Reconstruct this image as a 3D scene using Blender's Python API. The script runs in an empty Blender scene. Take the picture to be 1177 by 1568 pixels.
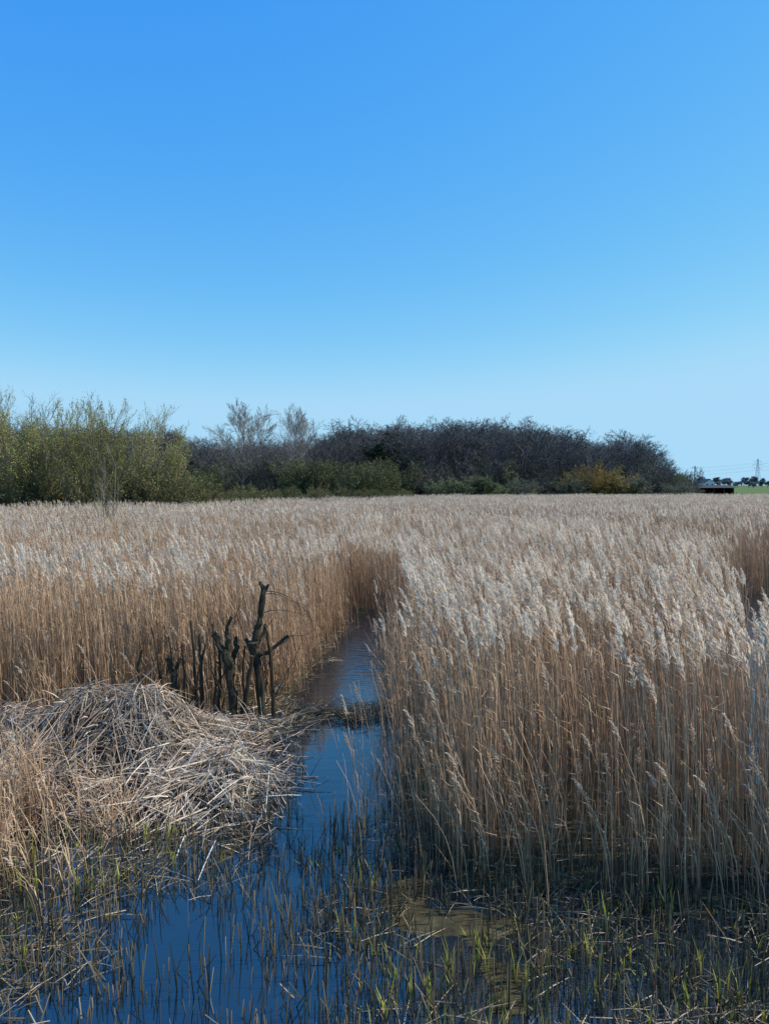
import bpy, math, random
import numpy as np
from mathutils import Vector, Matrix, noise
random.seed(11)
U=random.uniform
scene=bpy.context.scene
scene.view_settings.view_transform='Standard'
scene.view_settings.look='None'
scene.view_settings.exposure=0

# ------------------------------------------------------------ helpers
class Buf:
    def __init__(s): s.v=[];s.f=[];s.c=[];s.m=[]
def tube(b,pts,rads,sides,cols,mat=0,cap=False):
    d=(pts[-1]-pts[0]); d.normalize()
    ref=Vector((0,0,1)) if abs(d.z)<.8 else Vector((1,0,0))
    u=d.cross(ref).normalized(); w=d.cross(u)
    a0=U(0,6.28); base=len(b.v)
    cs=[(math.cos(a0+6.28318*k/sides),math.sin(a0+6.28318*k/sides)) for k in range(sides)]
    for i,p in enumerate(pts):
        r=rads[i]; c=cols[i]
        for ca,sa in cs:
            b.v.append((p.x+r*(ca*u.x+sa*w.x),p.y+r*(ca*u.y+sa*w.y),p.z+r*(ca*u.z+sa*w.z))); b.c.append(c)
    for i in range(len(pts)-1):
        for k in range(sides):
            k2=(k+1)%sides; o=base+i*sides
            b.f.append((o+k,o+k2,o+sides+k2,o+sides+k)); b.m.append(mat)
    if cap:
        o=base+(len(pts)-1)*sides
        b.f.append(tuple(o+k for k in range(sides))); b.m.append(mat)
def ribbon(b,pts,ws,side,cols,mat=0):
    base=len(b.v)
    for i,p in enumerate(pts):
        s=side*(ws[i]*.5)
        b.v.append((p.x-s.x,p.y-s.y,p.z-s.z)); b.v.append((p.x+s.x,p.y+s.y,p.z+s.z))
        b.c.append(cols[i]); b.c.append(cols[i])
    for i in range(len(pts)-1):
        o=base+2*i
        b.f.append((o,o+1,o+3,o+2)); b.m.append(mat)
def rv():
    while True:
        v=Vector((U(-1,1),U(-1,1),U(-1,1)))
        if .05<v.length<1: return v.normalized()
def mesh(b,name,mats,smooth=False):
    me=bpy.data.meshes.new(name); me.from_pydata(b.v,[],b.f)
    a=me.color_attributes.new("Col",'FLOAT_COLOR','POINT')
    arr=np.ones((len(b.v),4),dtype=np.float32); arr[:,:3]=np.array(b.c,dtype=np.float32)
    a.data.foreach_set('color',arr.ravel())
    for m in mats: me.materials.append(m)
    me.polygons.foreach_set('material_index',b.m)
    if smooth: me.polygons.foreach_set('use_smooth',[True]*len(b.f))
    me.update()
    return bpy.data.objects.new(name,me)
def link(o): scene.collection.objects.link(o); return o
def mul(c,k): return (c[0]*k,c[1]*k,c[2]*k)
def mixc(a,b,t): return tuple(a[i]*(1-t)+b[i]*t for i in range(3))

def colmat(name,rough=.7,transl=0.0,spec=.3,var=.2):
    m=bpy.data.materials.new(name); m.use_nodes=True; nt=m.node_tree; N=nt.nodes; L=nt.links
    p=N['Principled BSDF']; out=N['Material Output']
    at=N.new('ShaderNodeAttribute'); at.attribute_name='Col'
    oi=N.new('ShaderNodeObjectInfo'); mr=N.new('ShaderNodeMapRange')
    mr.inputs['To Min'].default_value=1-var; mr.inputs['To Max'].default_value=1+var
    L.new(oi.outputs['Random'],mr.inputs['Value'])
    mx=N.new('ShaderNodeVectorMath'); mx.operation='SCALE'
    L.new(at.outputs['Color'],mx.inputs[0]); L.new(mr.outputs[0],mx.inputs['Scale'])
    last=mx.outputs[0]
    if spec>0:
        L.new(last,p.inputs['Base Color']); p.inputs['Roughness'].default_value=rough; p.inputs['Specular IOR Level'].default_value=spec; sh=p
    else:
        N.remove(p); sh=N.new('ShaderNodeBsdfDiffuse'); L.new(last,sh.inputs['Color'])
    if transl>0:
        t=N.new('ShaderNodeBsdfTranslucent'); L.new(last,t.inputs['Color'])
        ms=N.new('ShaderNodeMixShader'); ms.inputs[0].default_value=transl
        L.new(sh.outputs[0],ms.inputs[1]); L.new(t.outputs[0],ms.inputs[2]); L.new(ms.outputs[0],out.inputs['Surface'])
    else: L.new(sh.outputs[0],out.inputs['Surface'])
    return m
M_stalk=colmat('reed_stalk',.45,0,.4,.10)
M_plume=colmat('reed_plume',.7,.45,0,.08)
M_leaf=colmat('reed_leaf',.6,0,0,.10)
M_shoot=colmat('green_shoot',.5,.35,0,.2)
M_bark=colmat('bark',.85,0,0,.2)
M_leafT=colmat('tree_leaf',.6,.3,0,.2)

def instancer(name,protos,P,R,S,I):
    col=bpy.data.collections.new(name+'_parts')
    for o in protos: col.objects.link(o)
    me=bpy.data.meshes.new(name); n=len(P)
    me.vertices.add(n); me.vertices.foreach_set('co',np.asarray(P,dtype=np.float32).ravel())
    for nm,ar in (('rot',R),('scl',S)):
        a=me.attributes.new(nm,'FLOAT_VECTOR','POINT'); a.data.foreach_set('vector',np.asarray(ar,dtype=np.float32).ravel())
    a=me.attributes.new('idx','INT','POINT'); a.data.foreach_set('value',np.asarray(I,dtype=np.int32))
    ob=link(bpy.data.objects.new(name,me))
    ng=bpy.data.node_groups.new(name+'_gn','GeometryNodeTree')
    ng.interface.new_socket('Geometry',in_out='INPUT',socket_type='NodeSocketGeometry')
    ng.interface.new_socket('Geometry',in_out='OUTPUT',socket_type='NodeSocketGeometry')
    N=ng.nodes; L=ng.links
    gi=N.new('NodeGroupInput'); go=N.new('NodeGroupOutput')
    ci=N.new('GeometryNodeCollectionInfo'); ci.inputs['Collection'].default_value=col
    ci.inputs['Separate Children'].default_value=True; ci.inputs['Reset Children'].default_value=True
    io=N.new('GeometryNodeInstanceOnPoints'); io.inputs['Pick Instance'].default_value=True
    def na(nm,t):
        x=N.new('GeometryNodeInputNamedAttribute'); x.data_type=t; x.inputs['Name'].default_value=nm
        return next(o for o in x.outputs if o.enabled and o.name=='Attribute')
    er=N.new('FunctionNodeEulerToRotation')
    L.new(na('rot','FLOAT_VECTOR'),er.inputs[0]); L.new(er.outputs[0],io.inputs['Rotation'])
    L.new(na('scl','FLOAT_VECTOR'),io.inputs['Scale']); L.new(na('idx','INT'),io.inputs['Instance Index'])
    L.new(gi.outputs[0],io.inputs['Points']); L.new(ci.outputs[0],io.inputs['Instance']); L.new(io.outputs[0],go.inputs[0])
    md=ob.modifiers.new('scatter','NODES'); md.node_group=ng
    return ob

# ------------------------------------------------------------ layout
CLy=[-5,3,4.7,5.5,6.2,7.1,8,9.57,10.9,12.7,15.8,17.5,19,20.5]; CLx=[-2.6,-2.4,-2.2,-2.35,-1.6,-1.2,-1.0,-1.22,-1.42,-1.45,-1.15,-.9,-1.3,-2.6]
CRy=[-5,3,4.7,5.9,7,8.5,10.3,12.7,15.8,17.5,19,20.5]; CRx=[-.1,-.1,-.12,-.06,.16,.22,.42,.42,.55,.45,-.1,-1.4]
CEND=20.5
def cl(y): return float(np.interp(y,CLy,CLx))
def cr(y): return float(np.interp(y,CRy,CRx))
def frontR(x): return float(np.interp(x,[0.1,.65,1.75,3.1,6,30],[7.8,6.7,6.4,6.0,5.8,5.5]))
def frontL(x): return float(np.interp(x,[-30,-9,-5.5,-3.5,-1.4],[8.5,9.2,10.3,11.2,11.6]))
def in_ch(x,y,m=0): return y<CEND and cl(y)-m<x<cr(y)+m
def in_pond(x,y,m=0):
    return 8.0-m<y<23.4+m and float(np.interp(y,[8,10,14,18,22,23.5],[3.9,4.6,6.3,8.2,10.2,12.2]))-m+.5*noise.noise(Vector((x*.6,y*.6,12)))<x<26+m
def farEnd(x): return float(np.interp(x,[-60,-22,-5,10,70],[50,53,80,104,114]))
def tall(x,y):
    if in_ch(x,y,.08) or in_pond(x,y): return False
    if y>CEND: return y<farEnd(x)
    if x>=cr(y): return y>frontR(x)
    return y>frontL(x)
def sstep(a,b,x):
    t=min(1,max(0,(x-a)/(b-a))); return t*t*(3-2*t)
def gz(x,y):
    n=noise.noise(Vector((x*.9,y*.9,0)))*.6+noise.noise(Vector((x*3.1,y*3.1,5)))*.4
    if y>100: return .05+ 2.2*sstep(115,210,y)+.6*sstep(210,800,y)
    dch=1.0
    if y<CEND+.5: dch=max(cl(y)-x,x-cr(y))           # <0 inside
    base=.06+.05*n
    if y<CEND:
        fr=frontR(x) if x>cr(y) else frontL(x)
        open_=1-sstep(fr-.7,fr+.3,y) if (x>cr(y) or x<cl(y)) else 1
        shallow=-.045+.11*n+(.022 if x>0 else .006)
        base=base*(1-open_)+shallow*open_
        t=sstep(-.05,.35,-dch)
        base=base*(1-t)+(-.3)*t
        dd=math.exp(-((y-10.95-.25*(x+.6)-.15*math.sin(x*5))/.24)**2)*(1 if -1.8<x<.5 else 0)
        base=max(base,-.3+.355*dd+.06*n*dd)
    if in_pond(x,y): base=-.25
    return base

# ------------------------------------------------------------ ground
def axis(lo,hi,step,far):
    a=list(np.arange(lo,hi,step)); s=step; v=lo
    left=[]
    while v>-far: s*=1.18; v-=s; left.append(v)
    s=step; v=a[-1]; right=[]
    while v<far: s*=1.12; v+=s; right.append(v)
    return left[::-1]+a+right
xs=axis(-6,7,.085,4000); ys=axis(3,13,.085,4500)
nx,ny=len(xs),len(ys)
V=[(x,y,gz(x,y)) for y in ys for x in xs]
F=[(j*nx+i,j*nx+i+1,(j+1)*nx+i+1,(j+1)*nx+i) for j in range(ny-1) for i in range(nx-1)]
me=bpy.data.meshes.new('ground'); me.from_pydata(V,[],F); me.polygons.foreach_set('use_smooth',[True]*len(F))
g=link(bpy.data.objects.new('ground',me))
m=bpy.data.materials.new('marsh_ground'); m.use_nodes=True; N=m.node_tree.nodes; L=m.node_tree.links; p=N['Principled BSDF']
tc=N.new('ShaderNodeTexCoord')
n1=N.new('ShaderNodeTexNoise'); n1.inputs['Scale'].default_value=5; n1.inputs['Detail'].default_value=9; n1.inputs['Roughness'].default_value=.75
n2=N.new('ShaderNodeTexNoise'); n2.inputs['Scale'].default_value=.02; n2.inputs['Detail'].default_value=5
L.new(tc.outputs['Object'],n1.inputs['Vector']); L.new(tc.outputs['Object'],n2.inputs['Vector'])
cr1=N.new('ShaderNodeValToRGB'); e=cr1.color_ramp.elements; e[0].position=.35; e[0].color=(.02,.016,.009,1); e[1].position=.7; e[1].color=(.14,.115,.06,1)
x_=e.new(.52); x_.color=(.065,.055,.026,1)
L.new(n1.outputs['Fac'],cr1.inputs[0])
cr2=N.new('ShaderNodeValToRGB'); e=cr2.color_ramp.elements; e[0].position=.4; e[0].color=(.07,.11,.022,1); e[1].position=.6; e[1].color=(.11,.15,.035,1)
L.new(n2.outputs['Fac'],cr2.inputs[0])
sx=N.new('ShaderNodeSeparateXYZ'); L.new(tc.outputs['Object'],sx.inputs[0])
mr=N.new('ShaderNodeMapRange'); mr.inputs['From Min'].default_value=105; mr.inputs['From Max'].default_value=125; L.new(sx.outputs['Y'],mr.inputs['Value'])
mx=N.new('ShaderNodeMix'); mx.data_type='RGBA'; L.new(mr.outputs[0],mx.inputs['Factor']); L.new(cr1.outputs[0],mx.inputs[6]); L.new(cr2.outputs[0],mx.inputs[7])
L.new(mx.outputs[2],p.inputs['Base Color']); p.inputs['Roughness'].default_value=.8; p.inputs['Specular IOR Level'].default_value=.2
bp=N.new('ShaderNodeBump'); bp.inputs['Strength'].default_value=.8; bp.inputs['Distance'].default_value=.03; L.new(n1.outputs['Fac'],bp.inputs['Height']); L.new(bp.outputs[0],p.inputs['Normal'])
me.materials.append(m)

# ------------------------------------------------------------ water
me=bpy.data.meshes.new('water'); me.from_pydata([(-16,-6,0),(34,-6,0),(34,30,0),(-16,30,0)],[],[(0,1,2,3)])
w=link(bpy.data.objects.new('water',me))
m=bpy.data.materials.new('marsh_water'); m.use_nodes=True; N=m.node_tree.nodes; L=m.node_tree.links; p=N['Principled BSDF']
p.inputs['Base Color'].default_value=(.006,.014,.022,1); p.inputs['Roughness'].default_value=.015; p.inputs['IOR'].default_value=2.1
tc=N.new('ShaderNodeTexCoord'); n1=N.new('ShaderNodeTexNoise'); n1.inputs['Scale'].default_value=6; n1.inputs['Detail'].default_value=4
mp=N.new('ShaderNodeMapping'); mp.inputs['Scale'].default_value=(.6,1.6,1); L.new(tc.outputs['Object'],mp.inputs[0])
L.new(mp.outputs[0],n1.inputs['Vector'])
sx=N.new('ShaderNodeSeparateXYZ'); L.new(tc.outputs['Object'],sx.inputs[0])
mr=N.new('ShaderNodeMapRange'); mr.inputs['From Min'].default_value=10.5; mr.inputs['From Max'].default_value=14; mr.inputs['To Min'].default_value=.10; mr.inputs['To Max'].default_value=.9; L.new(sx.outputs['Y'],mr.inputs['Value'])
bp=N.new('ShaderNodeBump'); bp.inputs['Distance'].default_value=.02; L.new(mr.outputs[0],bp.inputs['Strength']); L.new(n1.outputs['Fac'],bp.inputs['Height']); L.new(bp.outputs[0],p.inputs['Normal'])
me.materials.append(m)

# ------------------------------------------------------------ reeds
def reed(b,x,y,h,la,lean,plume,brown,detail=1,z0=-.1,rs=1.0,pw=1.0):
    ld=Vector((math.cos(la),math.sin(la),0)); segs=5 if detail else 3
    k=U(.62,1.28)
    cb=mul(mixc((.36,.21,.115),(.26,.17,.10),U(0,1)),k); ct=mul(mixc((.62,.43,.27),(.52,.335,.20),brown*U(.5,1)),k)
    j1=U(-1,1)*.025; j2=U(-1,1)*.025; base=U(-.03,.03)
    pts=[];rads=[];cols=[]
    for i in range(segs+1):
        t=i/segs; q=lean*h*(.15*t+.85*t*t*t); s=math.sin(t*5.5)
        pts.append(Vector((x+ld.x*q+j1*s+base*h*t,y+ld.y*q+j2*s,z0+(h-z0)*t*(1-.2*lean*t))))
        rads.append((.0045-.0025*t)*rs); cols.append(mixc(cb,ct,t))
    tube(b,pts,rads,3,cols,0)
    def at(t):
        f=t*segs; i=min(int(f),segs-1); return pts[i].lerp(pts[i+1],f-i)
    for _ in range(random.choice([0,1,1,2]) if detail else random.choice([0,1])):
        t=U(.25,.92); a=la+random.gauss(0,.9); dd=Vector((math.cos(a),math.sin(a),0)); s=U(.12,.32)
        p0=at(t); up=U(.9,2.2)
        P=[p0,p0+(dd*.3+Vector((0,0,up)))*s*.5,p0+(dd*.75+Vector((0,0,up*.75)))*s*U(.7,1)]
        sd=Vector((-dd.y,dd.x,U(-.5,.5))).normalized(); c=mul(mixc((.62,.45,.29),(.46,.32,.19),U(0,1)),k)
        ribbon(b,P,[.007,.009*rs,.002],sd,[c,c,c],2)
    if plume:
        p0=pts[-1]; ax=((pts[-1]-pts[-2]).normalized()*.6+Vector((0,0,.6))).normalized(); L_=U(.16,.26)*pw; pc=mul(mixc((.92,.83,.69),(.58,.43,.30),min(1,random.random()**1.3*(1+.4*brown))),U(.85,1.06))
        nb=40 if detail else 8; fl=U(.2,1.1)
        for j in range(nb):
            t=j/nb
            q=p0+ax*(L_*t)+ld*(L_*.4*fl*t*t)
            d=(ax*1.0+ld*.35*fl+rv()*.55).normalized(); l=U(.04,.085)*(1.1-.6*t)*pw*(1.3 if not detail else 1)
            sd=d.cross(rv()).normalized(); c=mul(pc,U(.8,1.08)); ww=.0095 if detail else .024
            ribbon(b,[q,q+d*l*.55+Vector((0,0,-.004)),q+d*l+ld*(l*.15)-Vector((0,0,l*.15))],[ww*.6,ww*1.3,ww*.3],sd,[c,c,c],1)
LA=math.pi
def clump(name,n,half,hr,pl,brown,detail=1,lean=(.0,.13),rs=1.0,pw=1.0):
    b=Buf()
    for _ in range(n):
        sh=random.random()>.82
        hh=U(hr[0]*.78,hr[0]) if sh else U(*hr)
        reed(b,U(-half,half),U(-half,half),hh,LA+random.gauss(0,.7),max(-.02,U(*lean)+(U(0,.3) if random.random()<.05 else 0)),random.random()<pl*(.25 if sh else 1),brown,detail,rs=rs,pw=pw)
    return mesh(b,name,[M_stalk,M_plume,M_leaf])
protos=[]
for i in range(6): protos.append(clump('reed_clump_a.%03d'%i,108,.5,(1.65,2.05),.33,.2,pw=1.3))
for i in range(5): protos.append(clump('reed_clump_b.%03d'%i,112,.5,(1.65,2.0),.11,1.0))
for i in range(5): protos.append(clump('reed_clump_c.%03d'%i,300,1.25,(1.65,2.05),.27,.7,0,rs=1.8))
for i in range(3): protos.append(clump('reed_clump_d.%03d'%i,7,.28,(1.1,1.85),.08,.6,lean=(.0,.22)))
for i in range(5): protos.append(clump('reed_clump_e.%03d'%i,30,.22,(1.66,2.02),.30,.2,pw=1.25,lean=(0,.10)))
for i in range(4): protos.append(clump('reed_clump_f.%03d'%i,30,.22,(1.64,1.98),.10,1.0,lean=(0,.10)))
P=[];R=[];S=[];I=[]
def put(x,y,idx,s=1,sz=None,spread=.5,z=0,rz=None,flip=1,tilt=.02):
    P.append((x,y,z)); R.append((U(-tilt,tilt),U(-tilt,tilt),random.gauss(0,spread) if rz is None else rz)); S.append((s,s*flip,sz if sz else s)); I.append(idx)
def hfac(x,y):
    return 1+.10*noise.noise(Vector((x*.25,y*.25,1)))+.05*noise.noise(Vector((x*.9,y*.9,3)))-.08*math.exp(-((x+.3)/2.2)**2-((y-21)/3.0)**2)
def brownish(X,Y):
    right=X>cr(Y) if Y<20 else X>-1.2
    pb=.22 if right else .75
    if right and Y<8.2: pb=.5
    if abs(X-.2)<2.2 and 15<Y<25: pb=0
    if Y>21 and X>4+.15*Y and Y<34: pb=1
    pb+=.6*noise.noise(Vector((X*.13,Y*.13,7)))
    return random.random()<pb
Y0=5.0
while Y0<31:
    n=int((.62*Y0+6)); 
    for ix in range(-n,n+1):
        X0=ix+.0
        cs=[(X0+dx,Y0+dy) for dx in (-.37,-.12,.13,.38) for dy in (-.37,-.12,.13,.38)]
        ok=[tall(*c) for c in cs]
        if not any(ok): continue
        h=hfac(X0,Y0)
        if all(ok):
            put(X0,Y0,(6+random.randrange(5)) if brownish(X0,Y0) else random.randrange(6),1,h*U(.96,1.04),rz=random.gauss(0,.06),flip=random.choice([-1,1]))
        else:
            for dx in (-.31,0,.31):
                for dy in (-.31,0,.31):
                    X,Y=X0+dx+U(-.07,.07),Y0+dy+U(-.07,.07)
                    if tall(X,Y): put(X,Y,(24+random.randrange(4)) if brownish(X,Y) else 19+random.randrange(5),1,h*U(.95,1.05),spread=.25)
    Y0+=1
Y0=32.0-.25
while Y0<116:
    n=int((.62*Y0+10)/2.5)
    for ix in range(-n,n+1):
        X0=ix*2.5+U(-.2,.2)
        if Y0<farEnd(X0): put(X0,Y0,11+random.randrange(5),1.0,hfac(X0,Y0)*U(.96,1.04),rz=random.gauss(0,.05),flip=random.choice([-1,1]))
    Y0+=2.5
for _ in range(64):
    Y=U(6.6,18.5); put(cr(Y)+U(-.42,.0),Y,16+random.randrange(3),U(.5,.8),U(.6,.98))
for _ in range(30):
    Y=U(11.5,19.5); put(cl(Y)+U(-.15,.2),Y,16+random.randrange(3),.7,U(.45,.9))
for _ in range(50):   # lighter, looser reeds leaning in from the left bank
    Y=U(12,18.5); put(cl(Y)-U(.0,.7),Y,random.choice([16,17,18,19,20]),U(.6,.9),U(.6,.9),spread=.6,tilt=.12)
for _ in range(60):   # broken reeds in front of the heap
    X=U(-4.6,-2.5); put(X,U(5.7,7.5),16+random.randrange(3),U(.7,1.1),U(.35,.78)*(1 if X<-3 else .7),spread=.9,tilt=.12)
for _ in range(14):
    put(U(-4.6,-3.1),U(6.0,7.5),24+random.randrange(4),U(.8,1.1),U(.3,.55),spread=.8,tilt=.1)
for _ in range(70):
    X=U(.3,6); put(X,frontR(X)+U(-.4,.1),16+random.randrange(3),1,U(.5,1))
for _ in range(40):
    X=U(-7,-1.6); put(X,frontL(X)+U(-.6,.1),16+random.randrange(3),1,U(.4,.9),spread=1)
reed_bed=instancer('reed_bed',protos,P,R,S,I)

# ------------------------------------------------------------ stubble and shoots
prot=[]
for i in range(5):
    b=Buf()
    for _ in range(22):
        x=U(-.24,.24); y=U(-.24,.24); h=U(.10,.32) if random.random()<.88 else U(.32,.55); ln=rv()*.08*h*2; 
        if random.random()<.12: ln*=5
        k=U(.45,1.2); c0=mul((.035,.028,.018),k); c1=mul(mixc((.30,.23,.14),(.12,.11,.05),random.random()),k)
        p0=Vector((x,y,-.12)); p2=Vector((x+ln.x,y+ln.y,h)); p1=p0.lerp(p2,.5)
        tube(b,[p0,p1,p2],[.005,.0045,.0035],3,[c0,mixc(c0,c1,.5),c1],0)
    prot.append(mesh(b,'stubble_a.%03d'%i,[M_stalk]))
for i in range(4):
    b=Buf()
    for _ in range(7):
        x=U(-.25,.25); y=U(-.25,.25); h=U(.10,.36); 
        for q in range(random.choice([1,1,2,3])):
            a=U(0,6.28); dd=Vector((math.cos(a),math.sin(a),0)); s=U(.02,.09)
            k=U(.6,1.15); c0=mul((.18,.20,.04),k); c1=mul(mixc((.50,.54,.08),(.36,.32,.10),random.random()),k); hh=h*U(.7,1)
            p0=Vector((x,y,-.05)); ribbon(b,[p0,p0+Vector((0,0,hh*.6))+dd*s*.3,p0+Vector((0,0,hh))+dd*s],[.008,.011,.001],Vector((-dd.y,dd.x,0)),[c0,c1,c1],1)
    prot.append(mesh(b,'stubble_b.%03d'%i,[M_stalk,M_shoot]))
for i in range(4):
    b=Buf()
    for _ in range(34):
        p0=Vector((U(-.35,.35),U(-.35,.35),U(.0,.05))); a=U(0,6.28); l=U(.1,.4); k=U(.5,1.2); c=mul(mixc((.42,.33,.21),(.15,.12,.07),random.random()),k)
        d=Vector((math.cos(a)*l,math.sin(a)*l,U(-.03,.06)))
        tube(b,[p0,p0+d*.5+Vector((0,0,.01)),p0+d],[.003,.0035,.002],3,[c,c,c],0)
    prot.append(mesh(b,'stubble_c.%03d'%i,[M_stalk]))
P=[];R=[];S=[];I=[]
y=3.0
while y<9.5:
    x=-4.6
    while x<7:
        X=x+U(-.13,.13); Y=y+U(-.13,.13)
        ch=in_ch(X,Y,-.05); isr=X>cr(Y); ok=(Y<frontR(X)+.5 if isr else Y<frontL(X)) and not(not isr and X<cl(Y)and Y>7.2)
        if ok and not in_pond(X,Y,.3):
            nz=noise.noise(Vector((X*1.1,Y*1.1,8)))
            d=(.34+1.2*nz+.25*sstep(-1.6,-.6,X) if Y<7.3 else .05) if ch else .92+.6*nz
            if random.random()<d:
                put(X,Y,random.randrange(5),1,U(.5,1.1)*(1.0 if isr or Y>5.5 else .75),spread=3)
            gp=.12+.4*max(0,nz)+(.60 if isr and Y<5.7 else 0)+(.40 if (X<-1.6 and 6.1<Y<7.4) else 0)
            if ch: gp*=.2
            if random.random()<gp: put(X,Y,5+random.randrange(4),1,U(.6,1.15),spread=3)
            if not ch and random.random()<.32+.6*nz: put(X,Y,9+random.randrange(4),1,1,spread=3,z=max(0,gz(X,Y)))
        x+=.27
    y+=.27
for _ in range(40):
    X=U(-1.6,.4); put(X,10.95+.25*(X+.6)+.15*math.sin(X*5)+U(-.25,.25),9+random.randrange(4),U(.4,.8),U(.8,2),spread=3,z=.03)
for _ in range(60):
    Y=U(9,17); put((cl(Y)-U(0,.5)) if random.random()<.75 else cr(Y)+U(0,.3),Y,9+random.randrange(4),.9,U(1,2.5),spread=3,z=.05)
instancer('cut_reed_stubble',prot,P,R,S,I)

# ------------------------------------------------------------ heap of cut reeds
G=[(-3.5,9.1,.86,.85,.7),(-2.7,8.95,.60,.6,.6),(-4.9,9.4,.42,.9,.8),(-1.75,8.05,.32,.55,.5),(-3.1,7.8,.26,1.2,.6),(-2.2,9.9,.20,.8,.7)]
def hm(x,y):
    s=0
    for gx,gy,h,ax,ay in G: s=s+h*math.exp(-((x-gx)/ax)**2-((y-gy)/ay)**2)
    return s*.80+(.22*noise.noise(Vector((x*1.6,y*1.6,2)))+.16*noise.noise(Vector((x*4.0,y*4.0,6))))*min(1,s*3)
b=Buf()
nxh,nyh=90,80; x0,x1,y0,y1=-7.2,-.7,6.4,11.4
for j in range(nyh):
    for i in range(nxh):
        x=x0+(x1-x0)*i/(nxh-1); y=y0+(y1-y0)*j/(nyh-1)
        b.v.append((x,y,hm(x,y)-.15)); b.c.append(mul((.05,.038,.024),U(.4,1.3)))  # dark core colour stands in for shade in the hollows between straws
for j in range(nyh-1):
    for i in range(nxh-1):
        o=j*nxh+i; b.f.append((o,o+1,o+nxh+1,o+nxh)); b.m.append(0)
def straw(x,y,a,l,lift,c,r):
    pts=[]
    hs=[hm(x+math.cos(a)*l*k/3,y+math.sin(a)*l*k/3) for k in range(4)]
    ea,eb=hs[0]+lift[0],hs[3]+lift[1]
    for k in range(4):
        t=k/3; z=.7*(ea+(eb-ea)*t)+.3*(hs[k]+lift[0]*(1-t)+lift[1]*t)
        pts.append(Vector((x+math.cos(a)*l*t,y+math.sin(a)*l*t,z+.012*math.sin(t*3.1))))
    tube(b,pts,[r,r*.95,r*.85,r*.6],3,[mul(c,U(.75,1.1)) for _ in range(4)],0)
cnt=0
while cnt<9500:
    x=U(-6.6,-.95); y=U(6.7,11.2); h=hm(x,y)
    if h<.06 and random.random()<.8: continue
    if x>cl(y)+.16: continue
    nz=noise.noise(Vector((x*3.6,y*3.6,9)))
    if nz<-.08 and random.random()<.85: continue
    e_=.15; gx=(hm(x+e_,y)-hm(x-e_,y)); gy=(hm(x,y+e_)-hm(x,y-e_))
    base=math.atan2(-gy-.10,-gx+.12) 
    cx,cy=math.floor(x*3.2+.6*math.sin(y*5)),math.floor(y*3.2+.5*math.sin(x*4))
    tuft=noise.noise(Vector((cx*1.37+.31,cy*1.71+.17,4.3)))*3.4
    a=base+tuft+random.gauss(0,.5)
    if random.random()<.25: a=U(0,6.28)
    if x+math.cos(a)*.5>cl(y)+.36: continue
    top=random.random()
    shade=.20+1.05*top*(.78+.7*noise.noise(Vector((cx*.9,cy*.9,1.7))))  # lower straws coloured darker, painting in the shade inside the heap
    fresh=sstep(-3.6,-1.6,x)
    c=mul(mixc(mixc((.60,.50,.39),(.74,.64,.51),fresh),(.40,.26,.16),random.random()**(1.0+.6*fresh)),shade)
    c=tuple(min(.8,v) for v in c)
    l=U(.12,.45) if random.random()<.85 else U(.45,.95)
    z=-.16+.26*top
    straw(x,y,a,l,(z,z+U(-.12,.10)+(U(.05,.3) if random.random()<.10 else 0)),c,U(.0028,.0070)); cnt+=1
for _ in range(3000):
    x=U(-6.5,-1); y=U(7,10.5)
    if hm(x,y)<.08: continue
    a=U(0,6.28); l=U(.08,.26); z=hm(x,y)+U(-.08,.10); p0=Vector((x,y,z)); d=Vector((math.cos(a),math.sin(a),U(-.8,.6)))*l; c=mul((.62,.50,.37),U(.3,1.1))
    ribbon(b,[p0,p0+d*.5+Vector((0,0,.02)),p0+d],[.007,.015,.003],rv(),[c,c,c],1)
link(mesh(b,'cut_reed_heap',[M_stalk,M_leaf]))

# ------------------------------------------------------------ coppiced stump
b=Buf()
def stem(pts,r0,r1,sides=8,cap=True):
    pts=[Vector(p) for p in pts]; out=[];
    n=len(pts)-1; per=4 if n<3 else 3
    for i in range(n):
        for k in range(per):
            t=k/per; out.append(pts[i].lerp(pts[i+1],t))
    out.append(pts[-1]); m_=len(out)
    for i in range(1,m_-1): out[i]+=Vector((U(-1,1),U(-1,1),U(-1,1)))*r0*.3
    rads=[(r0+(r1-r0)*i/(m_-1))*U(.82,1.22) for i in range(m_)]
    base=len(b.v)
    for i,p in enumerate(out):
        d=(out[min(i+1,m_-1)]-out[max(i-1,0)]).normalized(); u=d.cross(Vector((.1,1,.05))).normalized(); w_=d.cross(u)
        for k in range(sides):
            an=6.28318*k/sides; rr=rads[i]*U(.84,1.16); q=p+u*(rr*math.cos(an))+w_*(rr*math.sin(an)); b.v.append(tuple(q)); b.c.append(mul(mixc((.075,.06,.045),(.045,.047,.032),random.random()),U(.6,1.3)))
    for i in range(m_-1):
        for k in range(sides):
            k2=(k+1)%sides; o=base+i*sides; b.f.append((o+k,o+k2,o+sides+k2,o+sides+k)); b.m.append(0)
    if cap:
        o=base+(m_-1)*sides; ci=len(b.v); b.v.append(tuple(out[-1]+Vector((0,0,r1*.3)))); b.c.append((.2,.15,.09))
        for k in range(sides): b.f.append((o+k,o+(k+1)%sides,ci)); b.m.append(0)
y=10.5
stem([(-1.72,y,-.3),(-1.76,y,.5),(-1.84,y,1.0),(-1.86,y,1.18)],.045,.075)
stem([(-1.86,y,1.1),(-1.80,y,1.36),(-1.745,y,1.62),(-1.70,y,1.98)],.055,.036)
stem([(-1.70,y,1.93),(-1.76,y,2.04)],.035,.022); stem([(-1.69,y,1.9),(-1.64,y,2.0)],.03,.018)
stem([(-1.84,y,1.0),(-1.62,y-.05,1.05),(-1.50,y,1.15),(-1.36,y,1.27)],.032,.018)
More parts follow.
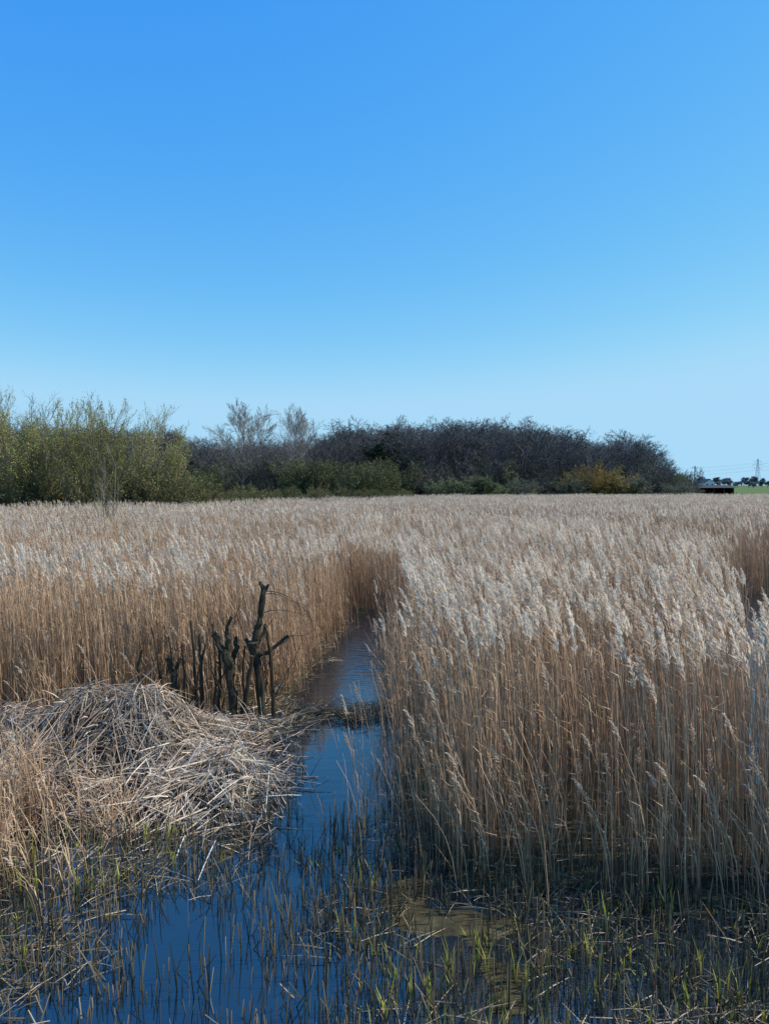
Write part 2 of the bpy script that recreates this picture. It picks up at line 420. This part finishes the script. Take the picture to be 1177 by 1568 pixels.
stem([(-1.86,y,1.05),(-1.97,y,1.22)],.04,.025); stem([(-1.86,y,1.05),(-1.72,y+.1,1.3),(-1.70,y+.1,1.42)],.03,.018)
stem([(-2.10,y-.1,-.1),(-2.14,y-.1,.45),(-2.17,y-.1,.8),(-2.23,y-.1,1.05)],.05,.07)
stem([(-2.23,y-.1,1.0),(-2.36,y-.1,1.24),(-2.40,y-.1,1.35)],.055,.03)
stem([(-2.21,y-.1,1.0),(-2.19,y-.1,1.25),(-2.22,y-.1,1.36),(-2.14,y-.1,1.56)],.045,.022)
stem([(-2.19,y,.85),(-2.10,y,1.1),(-2.11,y,1.25)],.04,.028)
stem([(-2.97,y,.2),(-3.0,y,.7),(-3.09,y,.95)],.045,.03); stem([(-3.0,y,.68),(-2.90,y,.95)],.03,.02)
stem([(-2.56,y-.1,.1),(-2.58,y-.1,.75),(-2.60,y-.1,1.32)],.028,.018); stem([(-2.58,y-.1,.9),(-2.52,y-.1,1.15)],.02,.012)
stem([(-2.73,y+.2,.2),(-2.75,y+.2,.9),(-2.80,y+.2,1.45)],.026,.014)
stem([(-2.38,y,.0),(-2.33,y,.7),(-2.35,y,1.15)],.026,.018)
stem([(-1.52,y-.2,-.3),(-1.56,y-.2,.6),(-1.60,y-.2,1.1),(-1.66,y-.2,1.45)],.03,.018)
stem([(-2.02,y-.1,.0),(-1.92,y-.1,.6),(-1.86,y-.1,1.0)],.032,.024)
stem([(-3.22,y+.2,.3),(-3.28,y+.2,.9),(-3.37,y+.2,1.35)],.022,.012)
stem([(-2.05,y,.1),(-1.98,y,.4),(-1.90,y,.85)],.022,.016)
stem([(-2.86,y,.2),(-2.84,y,.7),(-2.88,y,1.15)],.02,.012); stem([(-1.95,y+.1,0),(-2.03,y+.1,.6),(-2.0,y+.1,1.1)],.022,.014)
stem([(-3.5,y+.1,.3),(-3.53,y+.1,.8),(-3.47,y+.1,1.05)],.024,.015); stem([(-2.48,y+.3,.1),(-2.46,y+.3,.8),(-2.5,y+.3,1.38)],.022,.012); stem([(-3.12,y+.3,.2),(-3.1,y+.3,.8),(-3.15,y+.3,1.2)],.018,.01)
def twig(p,n=10,st=.09,d=Vector((1,0,.1)),drop=.03,r=.008,sub=True):
    p=Vector(p); d=d.normalized(); pts=[p.copy()]
    for i in range(n):
        d=(d+rv()*.22+Vector((0,0,-drop))).normalized(); p=p+d*st; pts.append(p.copy())
        if sub and i>2 and random.random()<.3: twig(p,4,st*.7,(d+rv()*.8),0,r*.6,False)
    c=(.08,.06,.045); tube(b,pts,[r*(1-.75*i/n) for i in range(n+1)],4,[c]*(n+1),0)
twig((-1.69,y,1.9),8,.09,Vector((1,0,-.1))); twig((-1.69,y,1.86),7,.1,Vector((1,-.2,.25)),.07)
twig((-1.4,y,1.25),6,.06,Vector((1,0,.3))); twig((-1.7,y,1.6),6,.08,Vector((.8,.3,.4)))
for _ in range(40): twig((U(-3.6,-1.5),y+U(-.2,.4),U(.1,.5)),9,U(.08,.13),Vector((U(-.3,.3),0,1)),.0,.009)
link(mesh(b,'coppiced_willow_stump',[M_bark]))

# ------------------------------------------------------------ trees
def tree(name,H,spec,col,leafcol=None,leafn=0,leafsize=.1,trunkr=.2,stems=1,tropism=.12,spread0=.1,start=.28,col2=None,ts=1.0,W=None,rad0=.5,shape=None):
    b=Buf(); col2=col2 or col
    nl=len(spec)
    def grow(p,d,L_,r,lv):
        n=5 if lv==0 else (4 if lv<=1 else 3 if lv==2 else 2)
        pts=[p.copy()]; q=p.copy(); dd=d.copy()
        wob=.10 if lv==0 else .20
        for i in range(n):
            dd=(dd+rv()*wob+Vector((0,0,tropism if lv else .05))).normalized(); q=q+dd*(L_/n); pts.append(q.copy())
        r1=r*.35
        rads=[r+(r1-r)*i/n for i in range(n+1)]
        c=mul(mixc(col,col2,min(1,lv/3)),U(.8,1.2))
        if lv<=1: tube(b,pts,rads,5,[c]*(n+1),0)
        elif lv==2: tube(b,pts,rads,3,[c]*(n+1),0)
        else: ribbon(b,pts,[x*2 for x in rads],dd.cross(rv()).normalized(),[c]*(n+1),0)
        if lv<nl:
            nc,lr,ang=spec[lv]
            for k in range(nc):
                s0=start if lv==0 else .15
                t=s0+(1-s0)*((k+U(.1,.9))/nc)
                f=t*n; i=min(int(f),n-1); bp_=pts[i].lerp(pts[i+1],f-i); ax=(pts[i+1]-pts[i]).normalized()
                perp=ax.cross(rv()).normalized(); an=math.radians(ang*U(.7,1.25)*(1-.35*t if lv==0 else 1))
                nd=(ax*math.cos(an)+perp*math.sin(an)).normalized()
                if lv==0 and shape: prof=shape(t)
                elif lv==0: prof=(1.15-.55*abs(t-.45)*1.6)
                else: prof=(1.1-.5*t)
                ll=L_*lr*U(.8,1.15)*prof
                grow(bp_,nd,ll,max(r*rad0*(1-.5*t),.009*ts),lv+1)
        if leafcol and lv>=nl-1:
            for _ in range(leafn):
                t=random.random(); f=t*n; i=min(int(f),n-1); lp=pts[i].lerp(pts[i+1],f-i)+rv()*leafsize*U(0,2.5)
                s=leafsize*U(.5,1.2); u=rv(); w_=u.cross(rv()).normalized(); cc=mul(leafcol,U(.6,1.35)); o=len(b.v)
                for q2 in (lp-u*s,lp+w_*s*.45,lp+u*s,lp-w_*s*.45): b.v.append(tuple(q2)); b.c.append(cc)
                b.f.append((o,o+1,o+2,o+3)); b.m.append(1)
    for s in range(stems):
        a=U(0,6.28); d=Vector((math.cos(a)*spread0,math.sin(a)*spread0,1)).normalized()
        if stems>1: d=Vector((math.cos(a)*U(.05,spread0),math.sin(a)*U(.05,spread0),1)).normalized()
        grow(Vector((U(-.3,.3)*(stems>1),U(-.3,.3)*(stems>1),-.4)),d,H*U(.85,1)*(1 if stems==1 else U(.7,1)),trunkr,0)
    q=np.array(b.v); zs=np.percentile(q[:,2],99.7); k=H/zs
    kx=k
    if W:
        rr=np.percentile(np.hypot(q[:,0]-q[:,0].mean(),q[:,1]-q[:,1].mean()),92); kx=W*.5/rr
        q[:,0]-=np.median(q[:,0]); q[:,1]-=np.median(q[:,1])
    q[:,0]*=kx; q[:,1]*=kx; q[:,2]*=k; b.v=q.tolist()
    return mesh(b,name,[M_bark,M_leafT])
gb=(.115,.115,.11); gb2=(.125,.12,.118)
spec=[(11,.50,52),(7,.50,45),(6,.5,42),(5,.55,40)]
rnd=lambda t: .35+1.0*math.sqrt(max(0,1-((t-.5)/.55)**2))*(1-.35*t)
T=[]
for i in range(5): T.append(tree('woodland_tree_a.%03d'%i,10,spec,gb,col2=gb2,trunkr=.16,ts=1.8,W=9,shape=rnd))
for i in range(2): T.append(tree('woodland_tree_b.%03d'%i,10,[(12,.42,55),(7,.5,45),(5,.5,42)],gb,leafcol=(.045,.065,.035),leafn=6,leafsize=.2,trunkr=.16,W=8))
spS=[(8,.5,40),(7,.5,40),(6,.5,38)]
for i in range(3): T.append(tree('woodland_tree_c.%03d'%i,5,spS,(.12,.118,.10),leafcol=None,stems=7,spread0=.9,trunkr=.05,start=.15,col2=(.13,.12,.105),ts=1.9))
for i in range(3): T.append(tree('woodland_tree_d.%03d'%i,5,spS,(.14,.14,.09),leafcol=(.17,.18,.08),leafn=1,leafsize=.11,stems=7,spread0=.9,trunkr=.05,start=.15,ts=1.4))
P=[];R=[];S=[];I=[]
prx=[-400,0,150,280,330,500,520,560,620,680,740,800,850,880,900,940,975,995,1008,1020,1050,1062]
pry=[632,642,652,662,674,670,650,640,636,640,643,647,654,662,673,662,663,677,694,714,727,740]
def wood_top(X,Y):
    px=588+X/Y*1140; return 3.4+(742-float(np.interp(px,prx,pry))+10*noise.noise(Vector((X*.12,3.3,0))))/1140*Y
for row in range(8):
    Y0=140+row*6.5
    X=-120
    while X<75:
        x=X+U(-2,2); y=Y0+U(-2,2); ht=wood_top(x,y); zg=gz(x,y)
        if 588+x/y*1140<1052:
            h=(ht-zg)*U(.82,1.05)
            if h>2:
                if h>6:
                    k=random.randrange(5) if random.random()<.96 else 5+random.randrange(2); s=h/10; sw=s*U(.85,1.1)
                    if k>4: s*=.85
                else: k=7+random.randrange(3); s=h/5; sw=s*1.2
                P.append((x,y,zg)); R.append((0,0,U(0,6.28))); S.append((sw,sw,s)); I.append(k)
        X+=5.2
for _ in range(230):
    y=U(132,165); px=U(-300,1058); x=(px-588)/1140*y; zg=gz(x,y); h=min(wood_top(x,y)-zg-1,U(4,8.5))
    if h<1.5: continue
    green=(px<600 and random.random()<.6) or random.random()<.15
    P.append((x,y,zg)); R.append((0,0,U(0,6.28))); s=h/5; S.append((s*1.3,s*1.3,s)); I.append((10 if green else 7)+random.randrange(3))
for _ in range(14):
    y=U(118,130); px=U(420,595); x=(px-588)/1140*y; h=U(5,9); s=h/5
    P.append((x,y,gz(x,y))); R.append((0,0,U(0,6.28))); S.append((s*1.1,s*1.1,s)); I.append(10+random.randrange(3))
instancer('woodland',T,P,R,S,I)

T2=[tree('far_tree.%03d'%i,8,[(9,.5,50),(7,.5,45),(5,.5,42)],(.16,.19,.22),leafcol=(.16,.20,.22),leafn=5,leafsize=.45,trunkr=.2,ts=3) for i in range(3)]  # distance haze is painted into the bluish bark and leaf colours
P=[];R=[];S=[];I=[]
for _ in range(520):
    y=U(560,700); x=U(-600,700); s=U(.5,1.0)*(1.0 if noise.noise(Vector((x*.01,0,0)))>-.1 else .7)
    P.append((x,y,gz(x,y))); R.append((0,0,U(0,6.28))); S.append((s*1.6,s*1.6,s)); I.append(random.randrange(3))
for _ in range(60):
    x=U(105,260); y=U(300,315)+.1*x; s=U(.2,.42)
    P.append((x,y,gz(x,y))); R.append((0,0,U(0,6.28))); S.append((s*1.9,s*1.9,s)); I.append(random.randrange(3))
instancer('distant_treeline',T2,P,R,S,I)

def place(o,x,y,rz=0,s=1):
    link(o); o.location=(x,y,gz(x,y)-.05); o.rotation_euler=(0,0,rz); o.scale=(s,s,s)
up=[(22,.5,44),(9,.5,34),(8,.5,30),(6,.55,28)]
for px,yp,H,w_ in ((375,128,17.6,11.5),(455,132,17.2,9.5)):
    o=tree('ash_tree',H,up,(.20,.18,.16),trunkr=.18,start=.25,tropism=.09,ts=2.1,W=w_,rad0=.36,shape=rnd,col2=(.30,.265,.235)); place(o,(px-588)/1140*yp,yp)
o=tree('ash_tree',13.6,spec,gb,trunkr=.22,ts=1.8,W=9,shape=rnd); place(o,(522-588)/1140*128,128)
o=tree('ash_tree',14.6,spec,gb2,trunkr=.22,ts=1.6,W=9,shape=rnd,start=.35); place(o,(622-588)/1140*136,136)
o=tree('oak_tree',12.8,spec,gb2,trunkr=.25,ts=1.8,W=11,shape=rnd); place(o,(960-588)/1140*145,145)
gl=(.40,.40,.12)
ws=[(9,.5,38),(7,.5,36),(6,.5,34)]
for X,Y,H,st,lf,W_ in ((-32,60,11.2,3,1,6),(-27.5,57,9.0,7,3,6),(-24.5,58,9.8,6,3,6),(-21.6,56,9.5,7,3,6),(-19,58,9.2,5,2,4.5),(-17.0,60,8.0,5,2,4),(-36,57,10,6,2,6),(-29.5,62,11.0,3,0,6),(-25.5,66,11.4,3,1,6),(-20.5,66,10.8,3,1,5)):
    o=tree('willow_tree',H,ws,(.21,.18,.12),leafcol=gl if lf else None,leafn=lf,leafsize=.075,stems=st,spread0=.55,trunkr=.10,start=.12,tropism=.16,ts=1.3,W=W_); place(o,X,Y)
T3=[tree('scrub_a.%03d'%i,4,spS,(.17,.15,.10),leafcol=(.17,.17,.065),leafn=1,leafsize=.09,stems=8,spread0=1.0,trunkr=.04,start=.1) for i in range(3)]
P=[];R=[];S=[];I=[]
for _ in range(110):
    px=U(-250,640); t=sstep(250,640,px); Y=58+t*50+U(0,10); s=U(.4,.95)*(1-.2*t)
    if px<285: Y=U(57,66); s=U(.7,1.25)
    X=(px-588)/1140*Y; P.append((X,Y,gz(X,Y))); R.append((0,0,U(0,6.28))); S.append((s*1.2,s*1.2,s)); I.append(random.randrange(3))
instancer('willow_scrub',T3,P,R,S,I)
# bare sapling standing in the left of the reed bed
o=tree('willow_sapling',5.2,[(8,.4,30),(5,.45,28)],(.22,.19,.14),leafcol=(.34,.34,.14),leafn=2,leafsize=.03,trunkr=.035,stems=3,spread0=.2,start=.3,tropism=.2,ts=.8,W=1.8); place(o,-11.6,31)
def bush(name,px,Y,H,W,bc,lc,leafn=3,ls=.13):
    o=tree(name,H,spS,bc,leafcol=lc,leafn=leafn,leafsize=ls,stems=12,spread0=1.1,trunkr=.05,start=.1,ts=1.2,W=W)
    X=(px-588)/1140*Y; place(o,X,Y,U(0,6))
bush('willow_bush',905,128,7.0,8.5,(.28,.20,.08),(.34,.24,.085),2)
bush('willow_bush',935,127,6.3,9,(.26,.20,.08),(.29,.22,.085),2)
for px,H,W in ((690,4.6,7),(715,4.9,9),(740,4.3,7)): bush('hawthorn_bush',px,122,H,W,(.18,.18,.12),(.20,.22,.12),2)
for px,H,W in ((795,4.4,7),(870,4.8,8),(965,4.6,7),(1040,4.2,6)): bush('hawthorn_bush',px,126,H,W,(.18,.18,.14),(.16,.16,.11),1)

# ------------------------------------------------------------ buildings, poles
def simple(name,col,rough=.8,sc=3):
    m=bpy.data.materials.new(name); m.use_nodes=True; N=m.node_tree.nodes; L=m.node_tree.links; p=N['Principled BSDF']
    n=N.new('ShaderNodeTexNoise'); n.inputs['Scale'].default_value=sc; n.inputs['Detail'].default_value=5
    r=N.new('ShaderNodeValToRGB'); r.color_ramp.elements[0].color=(*mul(col,.75),1); r.color_ramp.elements[1].color=(*mul(col,1.2),1)
    L.new(n.outputs['Fac'],r.inputs[0]); L.new(r.outputs[0],p.inputs['Base Color']); p.inputs['Roughness'].default_value=rough; p.inputs['Specular IOR Level'].default_value=.2; return m
M_tim=simple('dark_timber',(.06,.045,.035)); M_roof=simple('corrugated_roof',(.06,.06,.065),.95); M_wh=simple('white_render',(.6,.6,.58)); M_slate=simple('slate_roof',(.07,.07,.08),.9); M_gl=simple('window_glass',(.03,.035,.04),.1); M_steel=simple('galvanised_steel',(.22,.25,.29),.7)
def boxm(name,boxes,mat,parent=None):
    v=[];f=[]
    for (a,b_,c,d,e_,g_) in boxes:
        o=len(v); v+=[(a,c,e_),(b_,c,e_),(b_,d,e_),(a,d,e_),(a,c,g_),(b_,c,g_),(b_,d,g_),(a,d,g_)]
        f+=[tuple(o+i for i in q) for q in ((0,3,2,1),(4,5,6,7),(0,1,5,4),(1,2,6,5),(2,3,7,6),(3,0,4,7))]
    me=bpy.data.meshes.new(name); me.from_pydata(v,[],f); me.materials.append(mat); o=link(bpy.data.objects.new(name,me)); o.parent=parent; return o
def prism(name,x0,x1,y0,y1,z0,z1,mat,parent,axis='x'):
    if axis=='x': v=[(x0,y0,z0),(x1,y0,z0),(x1,y1,z0),(x0,y1,z0),(x0,(y0+y1)/2,z1),(x1,(y0+y1)/2,z1)]; f=[(0,1,5,4),(2,3,4,5),(0,4,3),(1,2,5),(0,3,2,1)]
    else: v=[(x0,y0,z0),(x1,y0,z0),(x1,y1,z0),(x0,y1,z0),((x0+x1)/2,y0,z1),((x0+x1)/2,y1,z1)]; f=[(0,1,4),(1,2,5,4),(2,3,5),(3,0,4,5),(0,3,2,1)]
    me=bpy.data.meshes.new(name); me.from_pydata(v,[],f); me.materials.append(mat); o=link(bpy.data.objects.new(name,me)); o.parent=parent; return o
def emp(name,x,y):
    o=link(bpy.data.objects.new(name,None)); o.location=(x,y,gz(x,y)); return o
e=emp('open_fronted_barn',57,160)
boxm('walls',[(0,18,5.9,6.1,-.3,1.8),(0,.2,0,5.9,-.3,1.8),(17.8,18,0,5.9,-.3,1.8),(.2,7,0,.15,-.3,1.75)],M_tim,e)
boxm('posts',[(7+i*2.2,7.2+i*2.2,.02,.22,-.3,1.75) for i in range(5)],M_tim,e)
prism('roof',-.4,18.4,-.5,6.5,1.81,2.4,M_roof,e)
e=emp('white_farmhouse',103,240)
boxm('walls',[(0,3.4,0,6,-.3,1.9)],M_wh,e); prism('gable',0,3.4,.0,6,1.91,3.0,M_wh,e,'y'); prism('roof',-.3,3.7,.15,6.3,1.96,3.3,M_slate,e,'y')
boxm('windows',[(.5,1.1,-.03,-.005,.8,1.6),(2.2,2.8,-.03,-.005,.8,1.6)],M_gl,e); boxm('chimney',[(1.5,1.9,4,4.6,2.9,3.9)],M_wh,e)
def poles(name,segs,x,y,r=.05,mat=None):
    b=Buf()
    for a,c,rr in segs: tube(b,[Vector(a),Vector(c)],[rr,rr*.85],6,[(.1,.08,.06)]*2,0,True)
    o=link(mesh(b,name,[mat or M_bark])); o.location=(x,y,gz(x,y)); return o
poles('utility_pole',[((0,0,-.5),(0,0,6.4),.13),((-.8,0,5.9),(.8,0,5.9),.06),((-.7,0,5.9),(-.7,0,6.15),.04),((.7,0,5.9),(.7,0,6.15),.04)],79,190)
segs=[]
for i in range(46): segs.append(((i*2.2,0,-.2),(i*2.2,0,1.15),.05))
for z in (.45,.8,1.08): segs.append(((0,0,z),(99,0,z),.012))
poles('field_fence',segs,62,150)
def pylon(x,y,H=38):
    S_=[]
    def wd(z): return 3.6*(1-z/H)**1.3+.5
    lv=[0,5,10,14.5,18.5,22,25,28,31,34,H]
    for a,c in zip(lv,lv[1:]):
        wa,wc=wd(a),wd(c)
        ca=[(-wa,-wa,a),(wa,-wa,a),(wa,wa,a),(-wa,wa,a)]; cc=[(-wc,-wc,c),(wc,-wc,c),(wc,wc,c),(-wc,wc,c)]
        for k in range(4):
            S_.append((ca[k],cc[k],.13)); S_.append((ca[k],cc[(k+1)%4],.06)); S_.append((ca[(k+1)%4],cc[k],.06)); S_.append((cc[k],cc[(k+1)%4],.06))
    for z,l in ((24,5.5),(29,7.5),(34,5)):
        for s in (-1,1): S_.append(((s*wd(z),0,z),(s*l,0,z+.3),.13)); S_.append(((s*wd(z+1.8),0,z+1.8),(s*l,0,z+.3),.10)); S_.append(((s*l,0,z+.3),(s*l,0,z-2),.08))
    return poles('electricity_pylon',S_,x,y,mat=M_steel)
pylon(525,1050); pylon(1010,860); pylon(150,1180)
b=Buf()
for (z,l) in ((22,5.5),(27,7.5),(32,5)):
    for s in (-1,1):
        for (A,B_) in (((525,1050),(1010,860)),((525,1050),(150,1180))):
            pts=[]
            for i in range(17):
                t=i/16; x=A[0]+(B_[0]-A[0])*t+s*l; y=A[1]+(B_[1]-A[1])*t; pts.append(Vector((x,y,z+2.9-11*4*t*(1-t))))
            tube(b,pts,[.05]*17,3,[(.2,.2,.2)]*17,0)
link(mesh(b,'power_lines',[M_steel]))

# ------------------------------------------------------------ light
EL,AZ=math.radians(46),math.radians(86)
wd_=bpy.data.worlds.new('World'); scene.world=wd_; wd_.use_nodes=True; N=wd_.node_tree.nodes; L=wd_.node_tree.links
sk=N.new('ShaderNodeTexSky'); sk.sky_type='NISHITA'; sk.sun_disc=False; sk.sun_elevation=EL; sk.sun_rotation=AZ
sk.air_density=1.0; sk.dust_density=.1; sk.ozone_density=2.0; sk.altitude=0
bg=N['Background']; bg.inputs['Strength'].default_value=.13
sp=N.new('ShaderNodeSeparateColor'); cb=N.new('ShaderNodeCombineColor'); L.new(sk.outputs[0],sp.inputs[0])
for i,(pw_,k,mxv) in enumerate(((1.6,1.42,.40),(.74,.98,.70),(.12,.99,.95))):
    a=N.new('ShaderNodeMath'); a.operation='MULTIPLY'; a.inputs[1].default_value=.13; L.new(sp.outputs[i],a.inputs[0])
    c=N.new('ShaderNodeMath'); c.operation='POWER'; c.inputs[1].default_value=pw_; L.new(a.outputs[0],c.inputs[0])
    d=N.new('ShaderNodeMath'); d.operation='MULTIPLY'; d.inputs[1].default_value=k/.13; L.new(c.outputs[0],d.inputs[0])
    mn=N.new('ShaderNodeMath'); mn.operation='SMOOTH_MIN'; mn.inputs[1].default_value=mxv/.13; mn.inputs[2].default_value=.12/.13; L.new(d.outputs[0],mn.inputs[0])
    L.new(mn.outputs[0],cb.inputs[i])
L.new(cb.outputs[0],bg.inputs['Color'])
ld=bpy.data.lights.new('sun','SUN'); ld.energy=5; ld.angle=math.radians(.5); ld.color=(1,.93,.80)
so=link(bpy.data.objects.new('sun',ld))
dv=Vector((math.sin(AZ)*math.cos(EL),math.cos(AZ)*math.cos(EL),math.sin(EL)))
so.rotation_euler=dv.to_track_quat('Z','Y').to_euler()
# ------------------------------------------------------------ camera
cd=bpy.data.cameras.new('camera'); cd.sensor_fit='VERTICAL'; cd.sensor_height=24; cd.lens=24*1140/1568; cd.clip_end=12000; cd.clip_start=.05
co=link(bpy.data.objects.new('camera',cd)); co.location=(0,0,3.4); co.rotation_euler=(math.radians(90-2.05),0,0)
scene.camera=co
